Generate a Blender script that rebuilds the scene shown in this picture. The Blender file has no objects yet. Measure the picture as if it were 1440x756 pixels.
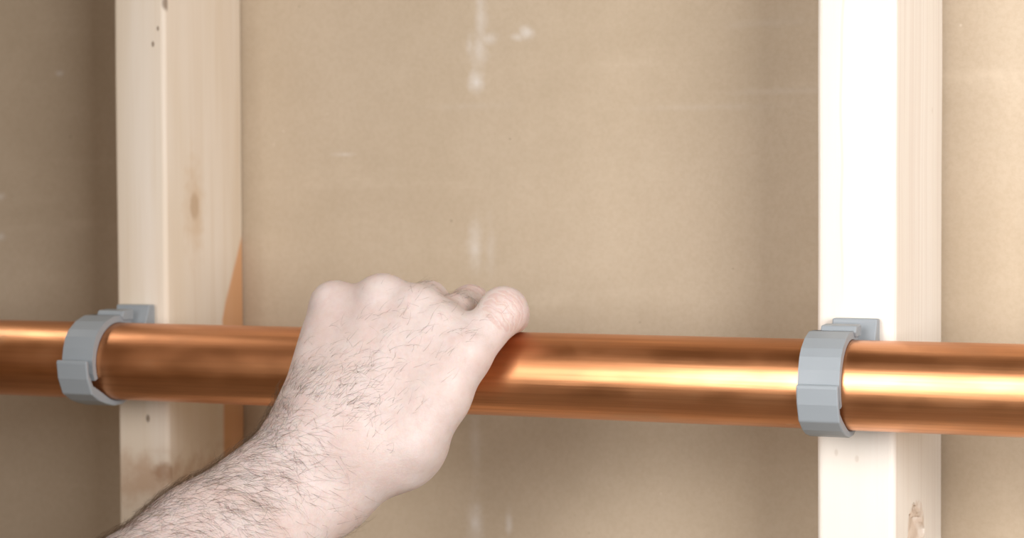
import bpy, bmesh, math, random
import numpy as np
from mathutils import Vector, Matrix

random.seed(7)
rng = np.random.default_rng(7)
scene = bpy.context.scene
C = scene.collection

# ------------------------------------------------------------------ camera
CAM = np.array([0.6207, -0.9104, 0.0834])
YAW, PITCH, ROLL, FPX = 0.409, -0.0332, -0.0046, 2774.15
def basis():
    f = np.array([-math.sin(YAW)*math.cos(PITCH), math.cos(YAW)*math.cos(PITCH), math.sin(PITCH)])
    r = np.array([math.cos(YAW), math.sin(YAW), 0.0])
    u = np.cross(r, f)
    r2 = r*math.cos(ROLL) + u*math.sin(ROLL)
    u2 = -r*math.sin(ROLL) + u*math.cos(ROLL)
    return r2, u2, f
CR, CU, CF = basis()
def at(px, py, Y):
    """world point on the ray of photo pixel (px, py) at wall-distance Y"""
    d = CF + CR*(px-720)/FPX + CU*(378-py)/FPX
    return CAM + d*((Y-CAM[1])/d[1])

cam_data = bpy.data.cameras.new('camera')
cam = bpy.data.objects.new('camera', cam_data)
C.objects.link(cam)
M = Matrix.Identity(4)
for i in range(3):
    M[i][0], M[i][1], M[i][2], M[i][3] = CR[i], CU[i], -CF[i], CAM[i]
cam.matrix_world = M
cam_data.sensor_width = 36
cam_data.lens = FPX/1440*36
cam_data.clip_start = 0.01
cam_data.dof.use_dof = True
cam_data.dof.focus_distance = 0.915
cam_data.dof.aperture_fstop = 9.0
scene.camera = cam

# ------------------------------------------------------------------ world, lights, exposure
world = bpy.data.worlds.new('room_ambient')
scene.world = world
world.use_nodes = True
bg = world.node_tree.nodes['Background']
bg.inputs[0].default_value = (1.0, 0.58, 0.25, 1)
bg.inputs[1].default_value = 0.08

def area(name, loc, target, size, size_y, energy, col, spread=180):
    d = bpy.data.lights.new(name, 'AREA')
    d.shape = 'RECTANGLE'; d.size = size; d.size_y = size_y
    d.energy = energy; d.color = col; d.spread = math.radians(spread)
    o = bpy.data.objects.new(name, d); C.objects.link(o)
    o.location = loc
    o.rotation_euler = (Vector(target)-Vector(loc)).to_track_quat('-Z', 'Y').to_euler()
    return o
area('work_light', (1.48, -1.15, 0.36), (0.45, 0.0, 0.0), 0.75, 0.9, 12.5, (1.0, 0.98, 0.965), 140)
area('front_softbox', (0.10, -1.35, 0.34), (0.55, 0.0, 0.0), 0.5, 1.3, 1.85, (1.0, 0.98, 0.965), 60)
area('ceiling_light', (-1.05, -0.06, 1.27), (-0.15, -0.03, 0.0), 0.8, 0.10, 0.45, (1.0, 0.95, 0.88), 60)
vs = scene.view_settings
vs.view_transform = 'Standard'; vs.look = 'None'; vs.gamma = 1.0; vs.use_curve_mapping = False
vs.exposure = 0.52

# ------------------------------------------------------------------ node helper
class NT:
    def __init__(self, name):
        self.mat = bpy.data.materials.new(name); self.mat.use_nodes = True
        self.t = self.mat.node_tree
        self.b = self.t.nodes['Principled BSDF']
        tc = self.t.nodes.new('ShaderNodeTexCoord'); self.co = tc.outputs['Object']
        s = self.t.nodes.new('ShaderNodeSeparateXYZ'); self.link(self.co, s.inputs[0])
        self.x, self.y, self.z = s.outputs
    def link(self, a, b): self.t.links.new(a, b)
    def put(self, v, sock):
        if hasattr(v, 'is_linked'): self.link(v, sock)
        else: sock.default_value = v
    def m(self, op, a, b=0.0, c=None, clamp=False):
        n = self.t.nodes.new('ShaderNodeMath'); n.operation = op; n.use_clamp = clamp
        self.put(a, n.inputs[0]); self.put(b, n.inputs[1])
        if c is not None: self.put(c, n.inputs[2])
        return n.outputs[0]
    def add(self, a, b): return self.m('ADD', a, b)
    def sub(self, a, b): return self.m('SUBTRACT', a, b)
    def mul(self, a, b): return self.m('MULTIPLY', a, b)
    def noise(self, scale, detail=3, rough=.5, stretch=(1, 1, 1), dist=0.0, off=(0, 0, 0)):
        mp = self.t.nodes.new('ShaderNodeMapping'); self.link(self.co, mp.inputs[0])
        mp.inputs['Scale'].default_value = stretch; mp.inputs['Location'].default_value = off
        n = self.t.nodes.new('ShaderNodeTexNoise'); self.link(mp.outputs[0], n.inputs['Vector'])
        n.inputs['Scale'].default_value = scale; n.inputs['Detail'].default_value = detail
        n.inputs['Roughness'].default_value = rough; n.inputs['Distortion'].default_value = dist
        return n.outputs['Fac']
    def vor(self, scale, stretch=(1, 1, 1), feature='F1'):
        mp = self.t.nodes.new('ShaderNodeMapping'); self.link(self.co, mp.inputs[0])
        mp.inputs['Scale'].default_value = stretch
        n = self.t.nodes.new('ShaderNodeTexVoronoi'); self.link(mp.outputs[0], n.inputs['Vector'])
        n.feature = feature
        n.inputs['Scale'].default_value = scale
        return n.outputs['Distance']
    def rng(self, v, a, b, c=0.0, d=1.0, smooth=True):
        n = self.t.nodes.new('ShaderNodeMapRange')
        n.interpolation_type = 'SMOOTHSTEP' if smooth else 'LINEAR'
        self.put(v, n.inputs[0])
        for i, q in enumerate((a, b, c, d)): n.inputs[i+1].default_value = q
        return n.outputs[0]
    def mix(self, f, a, b, mode='MIX'):
        n = self.t.nodes.new('ShaderNodeMix'); n.data_type = 'RGBA'; n.blend_type = mode
        self.put(f, n.inputs[0])
        for v, k in ((a, 6), (b, 7)):
            if isinstance(v, tuple): v = (*v, 1) if len(v) == 3 else v
            self.put(v, n.inputs[k])
        return n.outputs[2]
    def spot(self, axes, centre, radii, inner=0.2, warp=None):
        """soft elliptical mark, 1 in the middle and 0 at the rim, in object metres"""
        tot = None
        for a, c, r in zip(axes, centre, radii):
            q = self.m('DIVIDE', self.sub(a, c), r)
            q = self.mul(q, q)
            tot = q if tot is None else self.add(tot, q)
        d = self.m('SQRT', tot)
        if warp is not None: d = self.add(d, warp)
        return self.rng(d, inner, 1.0, 1.0, 0.0)
    def mx(self, *vs):
        o = vs[0]
        for v in vs[1:]: o = self.m('MAXIMUM', o, v)
        return o
    def bump(self, h, strength, dist=0.001, prev=None):
        n = self.t.nodes.new('ShaderNodeBump')
        n.inputs['Strength'].default_value = strength; n.inputs['Distance'].default_value = dist
        self.link(h, n.inputs['Height'])
        if prev is not None: self.link(prev, n.inputs['Normal'])
        return n.outputs[0]
    def done(self, col, rough, normal=None, **kw):
        if isinstance(col, tuple): col = (*col, 1)
        self.put(col, self.b.inputs['Base Color']); self.put(rough, self.b.inputs['Roughness'])
        if normal is not None: self.link(normal, self.b.inputs['Normal'])
        for k, v in kw.items(): self.put(v, self.b.inputs[k.replace('_', ' ')])
        return self.mat

# ------------------------------------------------------------------ mesh helpers
def obj(name, me, mat=None, parent=None, smooth=False):
    o = bpy.data.objects.new(name, me); C.objects.link(o)
    if mat: me.materials.append(mat)
    if parent: o.parent = parent
    if smooth:
        for p in me.polygons: p.use_smooth = True
    return o
def from_bm(name, bm):
    me = bpy.data.meshes.new(name); bmesh.ops.recalc_face_normals(bm, faces=bm.faces)
    bm.to_mesh(me); bm.free(); return me
def box_bm(x0, x1, y0, y1, z0, z1, bev=0.0, seg=2):
    bm = bmesh.new()
    bmesh.ops.create_cube(bm, size=1)
    for v in bm.verts:
        v.co = Vector((x0+(v.co.x+.5)*(x1-x0), y0+(v.co.y+.5)*(y1-y0), z0+(v.co.z+.5)*(z1-z0)))
    if bev: bmesh.ops.bevel(bm, geom=bm.edges[:], offset=bev, segments=seg, profile=.5, affect='EDGES')
    return bm
def tag(o, label=None, cat=None, group=None, kind=None):
    if label: o['label'] = label
    if cat: o['category'] = cat
    if group: o['group'] = group
    if kind: o['kind'] = kind
    return o

# ------------------------------------------------------------------ materials
WALL_Y = 0.089
def drywall_mat():
    n = NT('drywall_paper')
    def W(px, py):
        p = at(px, py, WALL_Y); return p[0], p[2]
    w1 = n.noise(90, 4, .65); w2 = n.noise(14, 3)
    fibre = n.noise(420, 3, .6, (1, 1, 1))
    blot = n.noise(5, 4, .55)
    col = n.mix(n.rng(blot, .3, .7), (0.480, 0.390, 0.285), (0.530, 0.440, 0.335))
    col = n.mix(n.rng(n.noise(36, 5, .7), .35, .75, 0, .35), col, (0.58, 0.48, 0.365))
    col = n.mix(n.rng(fibre, .3, .75, 0, .25), col, (0.39, 0.295, 0.195))
    # faint horizontal scuffs
    sc = n.mul(n.rng(n.noise(14, 4, .6, (.25, 1, 3.5)), .55, .8, 0, .45), n.rng(w1, .3, .7))
    col = n.mix(sc, col, (0.66, 0.56, 0.44))
    # plaster scuffs: broken vertical streak
    warp = n.m('MULTIPLY_ADD', w1, 1.5, -.75)
    def sp(px, py, rx, rz, amt, inner=-.35):
        c = W(px, py)
        return n.mul(n.spot((n.x, n.z), c, (rx*1.25, rz*1.25), inner, warp), amt*.8)
    marks = n.mx(sp(676, 20, .0042, .030, .42), sp(674, 68, .006, .012, .55), sp(687, 55, .008, .0045, .55),
                 sp(670, 115, .0055, .0075, .85), sp(741, 46, .006, .0045, .60), sp(727, 52, .005, .003, .5),
                 sp(661, 63, .003, .007, .35), sp(668, 345, .0055, .017, .48), sp(669, 735, .0055, .014, .62), sp(669, 620, .0045, .03, .25),
                 sp(716, 735, .0025, .008, .5), sp(690, 350, .004, .02, .18), sp(84, 103, .0045, .0022, .75),
                 sp(1, 277, .004, .003, .6), sp(1, 333, .005, .003, .7), sp(484, 217, .008, .0016, .45),
                 sp(1000, 150, .05, .0024, .13), sp(660, 149, .03, .0026, .12), sp(1080, 32, .03, .003, .12), sp(1110, 128, .04, .0024, .17))
    col = n.mix(marks, col, (0.80, 0.79, 0.78))
    # scattered pale specks and dark specks
    v = n.vor(75)
    col = n.mix(n.mul(n.rng(v, .035, .075, 1, 0), n.rng(w2, .54, .64, 0, .4)), col, (0.85, 0.78, 0.68))
    v2 = n.vor(48, (1, 1, 1.15))
    col = n.mix(n.mul(n.rng(v2, .02, .05, 1, 0), n.rng(w2, .5, .42, 0, .5)), col, (0.20, 0.15, 0.10))
    nb = n.bump(n.add(n.mul(fibre, .4), w1), .25, .0006)
    return n.done(col, .82, nb, Specular_IOR_Level=.25)

def concrete_mat():
    n = NT('concrete')
    col = n.mix(n.noise(6, 5, .6), (0.42, 0.38, 0.33), (0.56, 0.51, 0.45))
    return n.done(col, .9, n.bump(n.noise(60, 4), .3, .002))

def wood_mat(name, tint, face_lines, extra):
    """pale planed softwood; extra(n, col) adds that board's own knots and stains"""
    n = NT(name)
    wob = n.noise(3.0, 2, .5, (6, 6, 1))
    grain = n.noise(150, 3, .55, (1, .7, .022), .25)
    fine = n.noise(520, 2, .6, (1, 1, .03))
    broad = n.noise(26, 3, .5, (1, .8, .10), .4)
    a, b, c = tint
    col = n.mix(n.rng(broad, .3, .7), a, b)
    col = n.mix(n.rng(grain, .45, .8, 0, face_lines), col, c)
    col = n.mix(n.rng(fine, .5, .85, 0, .25), col, c)
    nb = n.bump(n.add(grain, fine), .12, .0006)
    col = extra(n, col, wob)
    return n.done(col, .62, nb, Specular_IOR_Level=.3)

def plastic_mat():
    n = NT('grey_plastic')
    col = n.mix(n.noise(40, 3), (0.285, 0.32, 0.352), (0.31, 0.345, 0.375))
    return n.done(col, n.rng(n.noise(60, 3), .3, .7, .42, .55), n.bump(n.noise(700, 2), .06, .0003), Specular_IOR_Level=.4)

def copper_mat():
    n = NT('copper')
    streak = n.noise(70, 4, .6, (.03, 1, 1), .2)
    streak2 = n.noise(600, 3, .6, (.012, 1, 1))
    patch = n.noise(20, 4, .6, (.35, 1, 1))
    smudge = n.noise(42, 3, .55, (.5, 1, 1), 0, (3, 1, 2))
    col = n.mix(n.rng(patch, .35, .7), (0.82, 0.39, 0.18), (0.70, 0.325, 0.15))
    col = n.mix(n.rng(streak, .45, .75, 0, .75), col, (0.50, 0.20, 0.085))
    col = n.mix(n.rng(smudge, .55, .78, 0, .5), col, (0.56, 0.34, 0.20))
    col = n.mix(n.rng(streak2, .40, .66, 0, .65), col, (0.62, 0.27, 0.12))
    v = n.vor(60, (.5, 1, 1))
    col = n.mix(n.mul(n.rng(v, .03, .09, 1, 0), n.rng(patch, .5, .6, 0, .6)), col, (0.9, 0.72, 0.52))
    rough = n.add(n.rng(smudge, .3, .75, .31, .45), n.rng(streak, .3, .8, -.05, .06))
    nb = n.bump(n.add(streak, n.mul(streak2, .6)), .16, .0007)
    nb = n.bump(n.noise(6, 2, .4, (.5, 1, 1)), .12, .004, nb)
    return n.done(col, rough, nb, Metallic=1.0, Coat_Weight=.22, Coat_Roughness=.28)

def skin_mat(ip, pip):
    n = NT('skin')
    blot = n.noise(55, 4, .6); fine = n.noise(260, 3, .6)
    col = n.mix(n.rng(blot, .3, .72), (0.71, 0.615, 0.59), (0.665, 0.54, 0.505))
    col = n.mix(n.rng(fine, .4, .8, 0, .22), col, (0.52, 0.35, 0.31))
    # creases across the finger joints
    tot = None
    msk = None
    for c, dirv, r in (ip, pip):
        proj = None
        for ax, cc, dd in zip((n.x, n.y, n.z), c, dirv):
            q = n.mul(n.sub(ax, float(cc)), float(dd))
            proj = q if proj is None else n.add(proj, q)
        warp = n.mul(n.sub(n.noise(160, 2), .5), .006)
        wv = n.m('SINE', n.mul(n.add(proj, warp), 2*math.pi/.0034))
        k = n.spot((n.x, n.y, n.z), tuple(float(q) for q in c), (r, r, r), .3)
        h = n.mul(n.m('MULTIPLY_ADD', wv, .5, .5), k)
        tot = h if tot is None else n.add(tot, h)
    cr = n.vor(620, (1, 1, 1), 'DISTANCE_TO_EDGE')
    nb = n.bump(n.rng(cr, 0, .25), .16, .0003)
    nb = n.bump(n.noise(190, 4, .65), .28, .0009, nb)
    nb = n.bump(tot, .28, .0008, nb)
    col = n.mix(n.mul(n.rng(tot, .1, .8, .30, 0), n.rng(tot, 0.0, .05)), col, (0.55, 0.30, 0.25))
    n.b.subsurface_method = 'RANDOM_WALK'
    n.b.inputs['Subsurface Radius'].default_value = (1.0, .35, .2)
    return n.done(col, n.rng(blot, .3, .7, .46, .56), nb, Subsurface_Weight=.35, Subsurface_Scale=.004, Specular_IOR_Level=.38)

M_plastic = plastic_mat(); M_copper = copper_mat()

# ------------------------------------------------------------------ setting
Z0, Z1 = -1.15, 1.30
wall = obj('wall_back', from_bm('wall_back', box_bm(-1.3, 1.9, WALL_Y, WALL_Y+.0127, Z0, Z1)), drywall_mat())
tag(wall, kind='structure')
fl = obj('floor', from_bm('floor', box_bm(-1.3, 1.9, -1.9, WALL_Y+.0127, Z0-.05, Z0)), concrete_mat())
tag(fl, kind='structure')

# ------------------------------------------------------------------ studs
S = 0.4059
def stud(x0, half, twist, mat, label, cuts=()):
    bm = bmesh.new()
    # cross-section with eased arrises, swept up in many short courses so faces stay faintly uneven
    r = .003; pts = []
    for cx, cy, a0 in ((half-r, -r, 0), (-half+r, -r, 90), (-half+r, -.089+r, 180), (half-r, -.089+r, 270)):
        for k in range(5):
            a = math.radians(a0+90*k/4); pts.append((cx+r*math.cos(a), cy+r*math.sin(a)))
    zs = np.linspace(Z0, Z1, 50); rings = []
    for z in zs:
        j = [random.uniform(-.00015, .00015) for _ in range(4)]
        rings.append([bm.verts.new((p[0]+j[i//5], p[1], z)) for i, p in enumerate(pts)])
    for a, b in zip(rings, rings[1:]):
        for i in range(20): bm.faces.new((a[i], a[(i+1) % 20], b[(i+1) % 20], b[i]))
    bm.faces.new(rings[0]); bm.faces.new(rings[-1])
    for f in bm.faces: f.smooth = len(f.verts) == 4
    o = obj('wooden_stud', from_bm('wooden_stud', bm), mat)
    o.location = (x0, WALL_Y-abs(math.sin(twist))*half, 0); o.rotation_euler.z = twist
    for cl, sc, rot in cuts:                              # torn knot: real recess
        cb = bmesh.new(); bmesh.ops.create_icosphere(cb, subdivisions=4, radius=1)
        for v in cb.verts:
            d = 1 + .14*math.sin(9*v.co.z+2) * math.sin(7*v.co.y+1) + .05*math.sin(23*v.co.z)
            v.co = Vector((v.co.x*sc[0]*d, v.co.y*sc[1]*d, v.co.z*sc[2]*d))
        cut = obj('cutter', from_bm('cutter', cb), mat)
        cut.matrix_world = Matrix.Translation(o.location) @ Matrix.Rotation(twist, 4, 'Z') @ Matrix.Translation(cl) @ Matrix.Rotation(rot, 4, 'X')
        o.matrix_world = Matrix.Translation(o.location) @ Matrix.Rotation(twist, 4, 'Z')
        md = o.modifiers.new('cut', 'BOOLEAN'); md.object = cut; md.operation = 'DIFFERENCE'; md.solver = 'EXACT'
        bpy.context.view_layer.update()
        me = bpy.data.meshes.new_from_object(o.evaluated_get(bpy.context.evaluated_depsgraph_get()))
        o.modifiers.clear(); o.data = me
        for p in me.polygons: p.use_smooth = False
        bpy.data.objects.remove(cut)
    return tag(o, label, 'stud', 'wall studs')

TL, TR, AL = 0.0574, -0.0496, 0.0161
def local(px, py, x0, twist, half, face):
    """stud-local coordinates of a photo pixel on its front or right face"""
    n = np.array([math.sin(twist), -math.cos(twist), 0]) if face == 'front' else np.array([math.cos(twist), math.sin(twist), 0])
    org = np.array([x0, WALL_Y-abs(math.sin(twist))*half, 0])
    on = org + n*(0.089 if face == 'front' else half)
    d = CF + CR*(px-720)/FPX + CU*(378-py)/FPX
    p = CAM + d*(((on-CAM) @ n)/(d @ n)) - org
    c, s = math.cos(twist), math.sin(twist)
    return (c*p[0]+s*p[1], -s*p[0]+c*p[1], p[2])

def left_extra(n, col, wob):
    warp = n.m('MULTIPLY_ADD', n.noise(120, 3), 1.2, -.6)
    side = n.rng(n.x, AL-.004, AL-.001)
    front = n.rng(n.y, -.084, -.087)
    # knot on the side face with a paler halo
    k = local(273, 290, 0, TL, AL, 'side')
    halo = n.mul(n.spot((n.y, n.z), k[1:], (.016, .040), .05, warp), side)
    knot = n.mul(n.spot((n.y, n.z), k[1:], (.0068, .0095), .45, n.mul(warp, .4)), side)
    col = n.mix(n.mul(halo, .45), col, (0.60, 0.42, 0.25))
    col = n.mix(n.mul(knot, .42), col, (0.38, 0.24, 0.13))
    # orange heartwood wedge on the back arris, widening downwards
    e = local(345, 330, 0, TL, AL, 'side'); e2 = local(316, 600, 0, TL, AL, 'side')
    slope = (e2[1]-e[1])/(e2[2]+.048)
    wedge = n.rng(n.add(n.y, n.add(n.mul(n.sub(n.noise(60, 2, .5, (1, 1, .3)), .5), .006),
                 n.m('MINIMUM', n.mul(n.sub(e[2], n.z), .52), .0250))), -.004, .000)
    wedge = n.mul(n.mul(wedge, side), n.rng(n.z, e[2]+.005, e[2]-.006))
    col = n.mix(n.mul(wedge, .75), col, (0.66, 0.30, 0.10))
    # rough reddish grain and knot on the front face near the bottom
    q = local(205, 675, 0, TL, AL, 'front')
    rg = n.mul(n.spot((n.x, n.z), (q[0], q[2]), (.034, .020), .1, n.mul(warp, 1.1)), n.m('MAXIMUM', front, side))
    col = n.mix(n.mul(rg, .55), col, (0.44, 0.24, 0.12))
    q2 = local(232, 664, 0, TL, AL, 'front')
    col = n.mix(n.mul(n.mul(n.spot((n.x, n.z), (q2[0], q2[2]), (.010, .008), .3, warp), front), .6), col, (0.34, 0.18, 0.09))
    for px, py, r in ((208, 588, .0016), (215, 62, .0012), (222, 40, .001), (232, 4, .003)):
        q3 = local(px, py, 0, TL, AL, 'front')
        col = n.mix(n.mul(n.mul(n.spot((n.x, n.z), (q3[0], q3[2]), (r, r*1.8), .4), front), .75), col, (0.16, 0.10, 0.06))
    return col
def right_extra(n, col, wob):
    side = n.rng(n.x, .019-.0045, .019-.001)
    warp = n.m('MULTIPLY_ADD', n.noise(140, 3), .6, -.3)
    # growth-ring bands running down the edge of the side face
    band = n.noise(330, 2, .5, (0, 1, .012), .1)
    col = n.mix(n.mul(n.rng(band, .46, .66, 0, .5), side), col, (0.74, 0.66, 0.59))
    # recess of torn knot is browner inside
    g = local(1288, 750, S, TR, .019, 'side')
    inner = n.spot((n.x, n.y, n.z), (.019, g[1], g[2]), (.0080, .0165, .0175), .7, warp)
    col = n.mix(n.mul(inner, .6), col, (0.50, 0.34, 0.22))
    # a thin wandering crack line on the front face
    ln = n.rng(n.m('ABSOLUTE', n.add(n.sub(n.x, local(1183, 120, S, TR, .019, 'front')[0]), n.mul(n.sub(n.noise(7, 2, .5, (0, 0, 1)), .5), .014))), .0002, .0009, 1, 0)
    col = n.mix(n.mul(n.mul(ln, n.rng(n.z, .03, .06)), .22), col, (0.62, 0.44, 0.27))
    for px, py in ((1176, 636), (1205, 645), (1311, 155)):
        q = local(px, py, S, TR, .019, 'front' if px < 1300 else 'side')
        ax = (n.x, n.z) if px < 1300 else (n.y, n.z)
        cc = (q[0], q[2]) if px < 1300 else (q[1], q[2])
        col = n.mix(n.mul(n.spot(ax, cc, (.0013, .0022), .3, warp), .3), col, (0.5, 0.4, 0.3))
    return col
M_wl = wood_mat('softwood_warm', ((0.73, 0.63, 0.505), (0.79, 0.71, 0.615), (0.65, 0.52, 0.38)), .45, left_extra)
M_wr = wood_mat('softwood_pale', ((0.82, 0.765, 0.69), (0.85, 0.805, 0.745), (0.77, 0.69, 0.605)), .30, right_extra)
stud(0, AL, TL, M_wl, 'warm softwood stud with an orange heartwood streak and brown knots')
g = local(1288, 750, S, TR, .019, 'side')
stud(S, .019, TR, M_wr, 'pale creamy softwood stud with a torn knot hole in its side',
     [((.0205, g[1], g[2]), (.0060, .0150, .0155), 0)])

# ------------------------------------------------------------------ copper pipe
R, PY = 0.0206, -0.026
def pipe():
    bm = bmesh.new(); n = 96
    xs = np.linspace(-.60, 1.15, 36); rings = []
    prof = [(x, R) for x in xs] + [(1.15, R-.0013)] + [(-.60, R-.0013)]
    for x, r in prof:
        rings.append([bm.verts.new((x, PY+r*math.cos(2*math.pi*k/n), r*math.sin(2*math.pi*k/n))) for k in range(n)])
    for i in range(len(rings)):
        a, b = rings[i], rings[(i+1) % len(rings)]
        for k in range(n): bm.faces.new((a[k], a[(k+1) % n], b[(k+1) % n], b[k]))
    for f in bm.faces: f.smooth = True
    return from_bm('copper_pipe', bm)
tag(obj('copper_pipe', pipe(), M_copper), 'long shiny copper pipe running across the two studs', 'pipe')

# ------------------------------------------------------------------ pipe clips
def prism(name, poly, x0, x1, parent, bev=.0007):
    bm = bmesh.new()
    a = [bm.verts.new((x0, y, z)) for y, z in poly]; b = [bm.verts.new((x1, y, z)) for y, z in poly]
    n = len(poly)
    bm.faces.new(a); bm.faces.new(b[::-1])
    for i in range(n): bm.faces.new((a[i], a[(i+1) % n], b[(i+1) % n], b[i]))
    bmesh.ops.recalc_face_normals(bm, faces=bm.faces)
    o = obj(name, from_bm(name, bm), M_plastic, parent)
    md = o.modifiers.new('round', 'BEVEL'); md.width = bev; md.segments = 2; md.limit_method = 'ANGLE'; md.angle_limit = math.radians(28)
    md.harden_normals = False
    return o
def pol(r, deg):
    """point at radius r; 0 deg faces the room, 90 deg is up, 180 deg faces the stud"""
    a = math.radians(deg); return (-r*math.cos(a), r*math.sin(a))
def clip(xc, half, front_y, slack, label):
    e = bpy.data.objects.new('pipe_clip', None); C.objects.link(e)
    e.location = (xc, PY, 0); e.empty_display_size = .02
    tag(e, label, 'pipe clip', 'pipe clips')
    ri = R + .0003
    back = front_y - PY                                  # stud face in local Y
    x0, x1 = -half, half
    arc = lambda r, a, b, k: [pol(r, a+(b-a)*i/k) for i in range(k+1)]
    # base: block against the stud with a saddle for the pipe and a raised top lug
    base = [(back, -.0222), (back, .0292), (back-.0056, .0292), (back-.0058, .0275), (back-.0105, .0175)]
    base += arc(ri, 128, 232, 16) + [(back-.0085, -.0215)]
    prism('base_block', base, x0+.0050, x1+.0072, e)
    # upper arm: shoulder behind, faceted outside, hooks down the front of the pipe
    up = [pol(ri, 122)] + [(back-.0122, .0205), (back-.0120, .0240), (back-.0222, .0246)]
    up += [pol(.0247, a) for a in (98, 80, 62)] + [pol(.0251, 45), pol(.0252, 34), pol(.0245, 20), pol(.0243, 5), pol(.0240, -12), pol(.0236, -22)]
    up += arc(ri, -22, 122, 24)[:-1]
    prism('upper_arm', up, x0, x1, e)
    sh = [(back-.0116, .0215), (back-.0112, .0262), (back-.0122, .0272), (back-.0206, .0268), (back-.0222, .0240), (back-.0200, .0215)]
    prism('shoulder', sh, x0+.0036, x1+.0012, e)
    # lower latch: comes round from below and snaps over the front of the upper arm
    g = slack
    lt = arc(ri, 232, 300, 10) + [pol(ri+.0012, 318), pol(.0245+g*.5, 334), pol(.0247+g, 350), pol(.0247+g, 363)]
    lt += [pol(.0262+g, 364.8), pol(.0270+g, 362), pol(.0268+g, 345), pol(.0272+g*.8, 327), pol(.0256+g*.35, 311), pol(.0248, 298), pol(.0240, 280), pol(.0236, 262), pol(.0236, 240)]
    prism('latch_arm', lt, x0, x1, e)
    return e
XR0, XR1 = at(1119, 560, PY-.027)[0], at(1178, 560, PY-.027)[0]
XL0, XL1 = at(80, 510, PY-.027)[0], at(128, 510, PY-.027)[0]
print('CLIP', XR0, XR1, XL0, XL1)
fy = lambda tw, half: WALL_Y - .089*math.cos(tw) - abs(math.sin(tw))*half
clip((XR0+XR1)/2, (XR1-XR0)/2, fy(TR, .019)-.0010, .0003, 'grey plastic pipe clip snapped shut, fixed to the pale stud')
clip((XL0+XL1)/2, (XR1-XR0)/2, fy(TL, AL)-.0012, .0026, 'grey plastic pipe clip with its latch standing proud, fixed to the warm stud')

# ------------------------------------------------------------------ hand and forearm (one continuous skin)
H = 0.0013
LO = np.array([-0.20, -0.34, -0.27]); HI = np.array([0.27, 0.045, 0.065])
DIM = np.ceil((HI-LO)/H).astype(int)
def new(): return np.full(DIM, .05, np.float32)
def smin(a, b, k):
    h = np.clip(.5+.5*(b-a)/k, 0, 1); return b*(1-h)+a*h - k*h*(1-h)
def local_box(pts, rad):
    p = np.array(pts); lo = p.min(0)-rad; hi = p.max(0)+rad
    i0 = np.clip(((lo-LO)/H).astype(int), 0, DIM); i1 = np.clip(((hi-LO)/H).astype(int)+1, 0, DIM)
    sl = tuple(slice(a, b) for a, b in zip(i0, i1))
    g = [(LO[k]+H*np.arange(i0[k], i1[k])).astype(np.float32) for k in range(3)]
    return sl, g[0][:, None, None], g[1][None, :, None], g[2][None, None, :]
def cone(F, a, b, ra, rb, k=.004, pad=.03):
    a = np.asarray(a, float); b = np.asarray(b, float)
    sl, x, y, z = local_box((a, b), max(ra, rb)+pad)
    d = b-a; L2 = d @ d
    t = np.clip(((x-a[0])*d[0]+(y-a[1])*d[1]+(z-a[2])*d[2])/L2, 0, 1)
    q = np.sqrt((x-a[0]-t*d[0])**2+(y-a[1]-t*d[1])**2+(z-a[2]-t*d[2])**2)-(ra+(rb-ra)*t)
    F[sl] = smin(F[sl], q, k)
def chain(F, pts, k=.004):
    for (a, ra), (b, rb) in zip(pts, pts[1:]): cone(F, a, b, ra, rb, k)
def ell_cone(F, a, b, wdir, ra, rb, k=.01, pad=.04):
    """tapered limb of elliptical section; ra, rb = (half width along wdir, half thickness)"""
    a = np.asarray(a, float); b = np.asarray(b, float); d = b-a; L = np.linalg.norm(d); d = d/L
    w = np.asarray(wdir, float); w = w-d*(w @ d); w /= np.linalg.norm(w); v = np.cross(d, w)
    sl, x, y, z = local_box((a, b), max(ra+rb)+pad)
    px, py, pz = x-a[0], y-a[1], z-a[2]
    t = px*d[0]+py*d[1]+pz*d[2]
    tc = np.clip(t/L, 0, 1); ex = t-tc*L
    A = ra[0]+(rb[0]-ra[0])*tc; B = ra[1]+(rb[1]-ra[1])*tc
    u = (px*w[0]+py*w[1]+pz*w[2])/A; s = (px*v[0]+py*v[1]+pz*v[2])/B; e = ex/((A+B)*.5)
    n = np.sqrt(u*u+s*s+e*e)+1e-6
    g = np.sqrt((u/A)**2+(s/B)**2+(e/((A+B)*.5))**2)+1e-6
    q = n*(n-1)/g
    F[sl] = smin(F[sl], q.astype(np.float32), k)
def ball(F, c, r, k=.004): cone(F, c, np.asarray(c)+np.array([1e-4, 0, 0]), r, r, k)

def wrap(x, rho, deg):
    """point round the pipe: 0 deg faces the room, 90 deg is on top, 180 deg faces the stud"""
    a = math.radians(deg); return np.array([x, PY-rho*math.cos(a), rho*math.sin(a)])
mm = .001
# knuckles (metacarpal heads) placed from the photo, depth from the grip on the pipe
mcp = {'little': at(470, 432, -.052), 'ring': at(538, 424, -.054), 'middle': at(587, 439, -.056), 'index': at(619, 463, -.059)}
wrist = at(452, 648, -.088)
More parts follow.
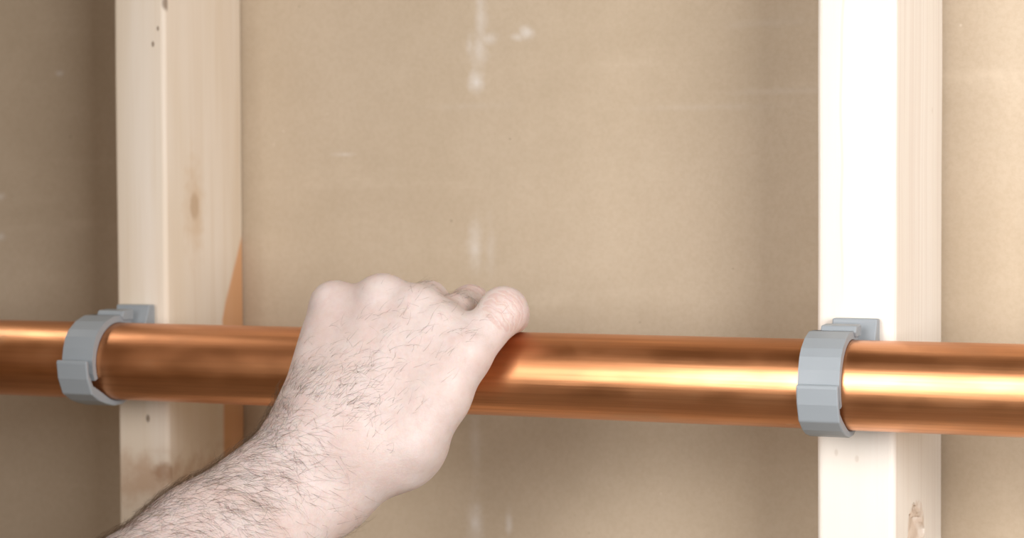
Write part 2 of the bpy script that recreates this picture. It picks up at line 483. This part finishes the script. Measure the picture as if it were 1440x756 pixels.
# wrist frame
elbow_dir = at(307, 762, -.135) - wrist
elbow_dir /= np.linalg.norm(elbow_dir)
carp = {'little': at(435, 606, -.090), 'ring': at(462, 606, -.091), 'middle': at(490, 612, -.088), 'index': at(517, 626, -.080)}
fing = {  # x drift along the pipe per joint, radii (mcp, pip, dip, tip)
    'little': ((.000, .004, .003), (124, 172, 205), (10.2, 8.3, 7.4, 6.6), (31, 30, 28.5)),
    'ring':   ((.001, .004, .003), (126, 174, 206), (11.2, 9.2, 8.2, 7.3), (33, 31, 29)),
    'middle': ((.002, .005, .004), (124, 172, 204), (11.5, 9.6, 8.6, 7.6), (34.5, 31.5, 29.5)),
    'index':  ((.004, .007, .006), (118, 168, 200), (11.2, 9.4, 8.4, 7.5), (34, 31.5, 29.5)),
}
pip_px = {'index': (661, 428, -.012), 'middle': (603, 423, -.016)}
fields = []; tips = {}
for f, (dx, ang, rad, rho) in fing.items():
    F = new(); m = mcp[f]; x = m[0]
    pip = wrap(x+dx[0], rho[0]*mm, ang[0]); dip = wrap(x+dx[1], rho[1]*mm, ang[1]); tip = wrap(x+dx[2], rho[2]*mm, ang[2])
    if f in pip_px: pip = at(*pip_px[f])
    mid = (m+pip)/2; mid = mid + (mid-np.array([mid[0], PY, 0]))*.04
    chain(F, [(m, rad[0]*mm), (mid, (rad[0]*.45+rad[1]*.5)*mm), (pip, rad[1]*1.03*mm), ((pip+dip)/2, (rad[1]*.5+rad[2]*.46)*mm), (dip, rad[2]*mm), (tip, rad[3]*mm)], .003)
    tips[f] = (m, pip, dip, tip)
    fields.append(F)
hand = fields[0]
for F in fields[1:]: hand = smin(hand, F, .0022)
# thumb, laid over the top of the pipe beside the index finger
t_cmc, t_mcp = at(580, 617, -.080), at(654, 497, -.064)
t_ip = at(708, 437, -.044); t_tip = at(717, 447, -.016)
T = new()
chain(T, [(t_cmc, 15*mm), ((t_cmc+t_mcp)/2, 14.4*mm), (t_mcp, 12.4*mm), ((t_mcp+t_ip)/2, 10.0*mm), (t_ip, 11.0*mm), ((t_ip+t_tip)/2, 10.2*mm), (t_tip, 8.6*mm)], .005)
# palm: metacarpals, heads, fill between them, thenar and hypothenar pads
Pm = new()
for f in mcp:
    cone(Pm, carp[f], mcp[f], 14.0*mm, 11.0*mm, .010)
ks = list(mcp)
for a, b in zip(ks, ks[1:]):
    fr, rr, kk = {'little': (.95, 11.2, .012), 'ring': (.95, 11.4, .013), 'middle': (.96, 11.2, .013)}[a]
    cone(Pm, (carp[a]+carp[b])/2, ((mcp[a]+mcp[b])/2)*fr+((carp[a]+carp[b])/2)*(1-fr)-CF*1.5*mm, 14*mm, rr*mm, kk)
cone(Pm, at(585, 608, -.070), at(622, 520, -.060), 15*mm, 11*mm, .012)      # thenar web
ball(Pm, at(562, 642, -.075), 15.5*mm, .020)
cone(Pm, at(588, 566, -.0735), at(632, 487, -.0635), 12.5*mm, 11*mm, .012)
cone(Pm, at(440, 560, -.076), at(462, 470, -.062), 13*mm, 10.5*mm, .010)     # little-finger edge
cone(Pm, at(620, 545, -.062), at(640, 480, -.056), 9*mm, 8*mm, .012)
palm = smin(hand, Pm, .006)
palm = smin(palm, T, .0055)
# wrist and forearm
wdir = at(512, 712, -.083) - at(393, 588, -.083)
fa = lambda s: wrist + elbow_dir*s
A = new(); wd0 = wdir-elbow_dir*(wdir @ elbow_dir); wd0 /= np.linalg.norm(wd0)
carpal = (carp['ring']+carp['middle'])/2
ell_cone(A, carpal, wrist, wdir, (29*mm, 17.5*mm), (29.5*mm, 19*mm), .010)
ell_cone(A, wrist, fa(.07), wdir, (29.5*mm, 19*mm), (30.5*mm, 24*mm), .010)
cone(A, at(470, 704, -.085), fa(.10)+wd0*12*mm, 14*mm, 19*mm, .016)
ell_cone(A, fa(.07), fa(.15), wdir, (30.5*mm, 24*mm), (38*mm, 33*mm), .012)
ell_cone(A, fa(.15), fa(.235), wdir, (38*mm, 33*mm), (41*mm, 37*mm), .015)
body = smin(palm, A, .014)
# extensor tendons, knuckle caps and the ulnar bump
CV = -CF
ty = {}
for f in mcp:
    s = mcp[f] + CV*7.6*mm + np.array([0, 0, .003]); e = carp['middle']*.5+carp[f]*.5 + CV*11.6*mm
    cone(body, s, s*.35+e*.65, 2.6*mm, 1.4*mm, .010)
for f, r in (('little', 7.0), ('ring', 7.6), ('middle', 5.6), ('index', 3.0)):
    ball(body, mcp[f]+CV*4.6*mm+np.array([0, 0, 2.4*mm]), r*mm, .010)
ball(body, at(432, 634, -.102), 9*mm, .014)
# press the flesh against the pipe
gx = LO[0]+H*np.arange(DIM[0]); gy = LO[1]+H*np.arange(DIM[1]); gz = LO[2]+H*np.arange(DIM[2])
pipe_d = (np.sqrt((gy[:, None]-PY)**2+gz[None, :]**2)-(R+.0006)).astype(np.float32)[None]
hh = np.clip(.5-.5*(body+pipe_d)/.0012, 0, 1)
body = body*(1-hh)+(-pipe_d)*hh + .0012*hh*(1-hh)

def surface_nets(F):
    neg = F < 0
    c = [neg[i:F.shape[0]-1+i, j:F.shape[1]-1+j, k:F.shape[2]-1+k] for i in (0, 1) for j in (0, 1) for k in (0, 1)]
    n = sum(q.astype(np.uint8) for q in c)
    act = (n > 0) & (n < 8); idx = np.argwhere(act)
    vid = np.full(act.shape, -1, np.int32); vid[act] = np.arange(len(idx))
    acc = np.zeros((len(idx), 3)); cnt = np.zeros(len(idx))
    corners = [np.array(q) for q in ((i, j, k) for i in (0, 1) for j in (0, 1) for k in (0, 1))]
    for a in corners:
        for ax in range(3):
            if a[ax]: continue
            b = a.copy(); b[ax] = 1
            va = F[tuple((idx+a).T)]; vb = F[tuple((idx+b).T)]
            cr = (va < 0) != (vb < 0)
            t = np.where(cr, va/np.where(cr, va-vb, 1), 0)
            p = a[None]+t[:, None]*(b-a)[None]
            acc[cr] += p[cr]; cnt[cr] += 1
    V = LO + H*(idx+acc/cnt[:, None])
    faces = []
    for ax in range(3):
        u, w = (ax+1) % 3, (ax+2) % 3
        sl0 = [slice(1, None)]*3; sl0[ax] = slice(0, -1); sl1 = [slice(1, None)]*3; sl1[ax] = slice(1, None)
        s0, s1 = neg[tuple(sl0)], neg[tuple(sl1)]
        e = np.argwhere(s0 != s1); up = s0[tuple(e.T)]
        off = np.ones(3, int); off[ax] = 0
        e = e+off
        ok = np.all(e < np.array(vid.shape), 1); e = e[ok]; up = up[ok]
        du = np.zeros(3, int); du[u] = 1; dw = np.zeros(3, int); dw[w] = 1
        q = np.stack([vid[tuple((e-du-dw).T)], vid[tuple((e-dw).T)], vid[tuple(e.T)], vid[tuple((e-du).T)]], 1)
        q[~up] = q[~up][:, ::-1]
        faces.append(q)
    return V, np.concatenate(faces)
V, Q = surface_nets(body)
# light smoothing keeps the creases between fingers
nb_sum = np.zeros_like(V); nb_n = np.zeros(len(V))
for it in range(3):
    nb_sum[:] = 0; nb_n[:] = 0
    for k in range(4):
        a, b = Q[:, k], Q[:, (k+1) % 4]
        for d in range(3):
            nb_sum[:, d] += np.bincount(a, V[b, d], len(V)) + np.bincount(b, V[a, d], len(V))
        nb_n += np.bincount(a, minlength=len(V)) + np.bincount(b, minlength=len(V))
    V = V*.5 + .5*nb_sum/nb_n[:, None]
me = bpy.data.meshes.new('person')
me.from_pydata(V.tolist(), [], Q.tolist()); me.update()
ipd = (t_tip-t_ip)/np.linalg.norm(t_tip-t_ip) + (t_ip-t_mcp)/np.linalg.norm(t_ip-t_mcp); ipd /= np.linalg.norm(ipd)
im, ipip = tips['index'][0], tips['index'][1]
pid = (ipip-im)/np.linalg.norm(ipip-im)
M_skin = skin_mat((t_ip+CV*9*mm, ipd, .011), (ipip+np.array([0, 0, 8*mm]), pid, .012))
person = obj('person', me, M_skin, smooth=True)
tag(person, 'bare hairy forearm and left hand gripping the copper pipe from above', 'person')

# fingernails on the far side of the pipe
def nail(tip, dip, r, name='fingernail'):
    ax = tip-dip; ax /= np.linalg.norm(ax)
    out = np.array([0, tip[1]-PY, tip[2]]); out -= ax*(out @ ax); out /= np.linalg.norm(out)
    sd = np.cross(ax, out); bm = bmesh.new(); grid = []
    for i in range(7):
        row = []
        for j in range(7):
            u = (j-3)/3*.95; s = (i/6-.45)*1.5
            p = tip + ax*s*r*.62 + (out*math.cos(u)+sd*math.sin(u)*.92)*(r*1.035)*(1-.12*max(0, s)**2)
            row.append(bm.verts.new(p))
        grid.append(row)
    for i in range(6):
        for j in range(6): bm.faces.new((grid[i][j], grid[i][j+1], grid[i+1][j+1], grid[i+1][j]))
    o = obj(name, from_bm(name, bm), M_nail, person, True)
    md = o.modifiers.new('thick', 'SOLIDIFY'); md.thickness = .0006
nn = NT('nail'); M_nail = nn.done((0.80, 0.55, 0.49), .3)
for f in tips: nail(tips[f][3], tips[f][2], fing[f][2][3]*mm)
nail(t_tip, t_ip, 8.6*mm)

# ------------------------------------------------------------------ arm hair
me.update()
N = np.zeros(len(V)*3); me.vertices.foreach_get('normal', N); N = N.reshape(-1, 3)
ea = elbow_dir
s_ax = (V-wrist) @ ea                                   # distance up the forearm from the wrist
wd = wdir-ea*(wdir @ ea); wd /= np.linalg.norm(wd)
hd = (mcp['middle']-carpal); hd /= np.linalg.norm(hd)
dist_pipe = np.hypot(V[:, 1]-PY, V[:, 2])
back = N @ CV
lat = (V-wrist) @ wd
dens = np.zeros(len(V))
fore = s_ax > -.004
dors = np.clip((.28-lat/.03)*1.1+.55, .06, 1)            # thickest along the outer edge
dens = np.where(fore, np.clip((s_ax+.004)/.02, 0, 1)*np.clip(dors, .12, 1)*(back > -.75), 0)
# back of the hand: sparse, mostly on the little-finger side and over the metacarpals
hl = (V-carpal) @ wd; hs = (V-carpal) @ hd
hmask = (~fore) & (back > .25) & (hs < .088)
dens = np.where(hmask, .16*np.clip(1.0-np.abs(hl+.007)/.037, 0, 1)*np.clip(1.25-hs/.08, .2, 1)+.22*np.clip(1-(hs+.0)/.035, 0, 1)*np.clip(.6-hl/.02, 0, 1), dens)
dens *= (dist_pipe > .030)
# a few on the index and middle proximal phalanges
for f in ('index', 'middle', 'ring'):
    m_, p_ = tips[f][0], tips[f][1]
    dd = np.linalg.norm(V-(m_*.45+p_*.55+np.array([0, 0, .008])), axis=1)
    dens = np.maximum(dens, np.where((dd < .010) & (N[:, 2] > .3), .10, 0))
def strands(count, lmin, lmax, wgt, up=(.12, .5)):
    pr = wgt/wgt.sum(); ids = rng.choice(len(V), count, p=pr)
    vs, fs = [], []
    for i in ids:
        n = N[i]; p = V[i] + rng.normal(0, .0005, 3)
        p = p - n*((p-V[i]) @ n) - n*.0002
        if s_ax[i] > -.004: flow = wd*.75 - ea*.45 + np.array([0, 0, -.1])
        else: flow = hd*.45 + np.array([.5, 0, .15])
        flow = flow + rng.normal(0, .38, 3); flow -= n*(flow @ n); flow /= np.linalg.norm(flow)+1e-6
        sd = np.cross(n, flow); L = rng.uniform(lmin, lmax); lift = rng.uniform(*up); curl = rng.normal(0, .75)
        r0 = rng.uniform(.000030, .000058)
        base = len(vs); K = 6
        d = flow + n*lift; d /= np.linalg.norm(d)
        for k in range(K):
            r = r0*(1-.8*k/(K-1))
            for q in range(3):
                a = 2.094*q; vs.append(p + (sd*math.cos(a)+n*math.sin(a))*r)
            p = p + d*L/(K-1)
            d = d + sd*curl*.22 - n*(lift*.36); d /= np.linalg.norm(d)
        for k in range(K-1):
            for q in range(3):
                a, b = base+k*3+q, base+k*3+(q+1) % 3
                fs.append((a, b, b+3, a+3))
    return vs, fs
w_f = np.where(fore, dens, 0); w_h = np.where(fore, 0, dens)
v1, f1 = strands(8500, .006, .0150, w_f); v2, f2 = strands(640, .004, .0105, w_h)
edge = np.where((s_ax > -.007) & (lat < -.012), np.clip(-lat/.03, 0, 1)**2, 0)*(dist_pipe > .032)
v3, f3 = strands(6500, .006, .0125, edge, (.45, 1.2))
vs_, fs_ = [], []
for va, fa_ in ((v1, f1), (v2, f2), (v3, f3)):
    b0 = len(vs_); vs_ += va; fs_ += [tuple(q+b0 for q in f) for f in fa_]
hm = bpy.data.meshes.new('arm_hair'); hm.from_pydata([tuple(v) for v in vs_], [], fs_); hm.update()
nh = NT('hair'); M_hair = nh.done((0.10, 0.058, 0.032), .45)
hair = obj('arm_hair', hm, M_hair, person, True)
tag(hair, kind='stuff', label='fine dark brown arm hair')
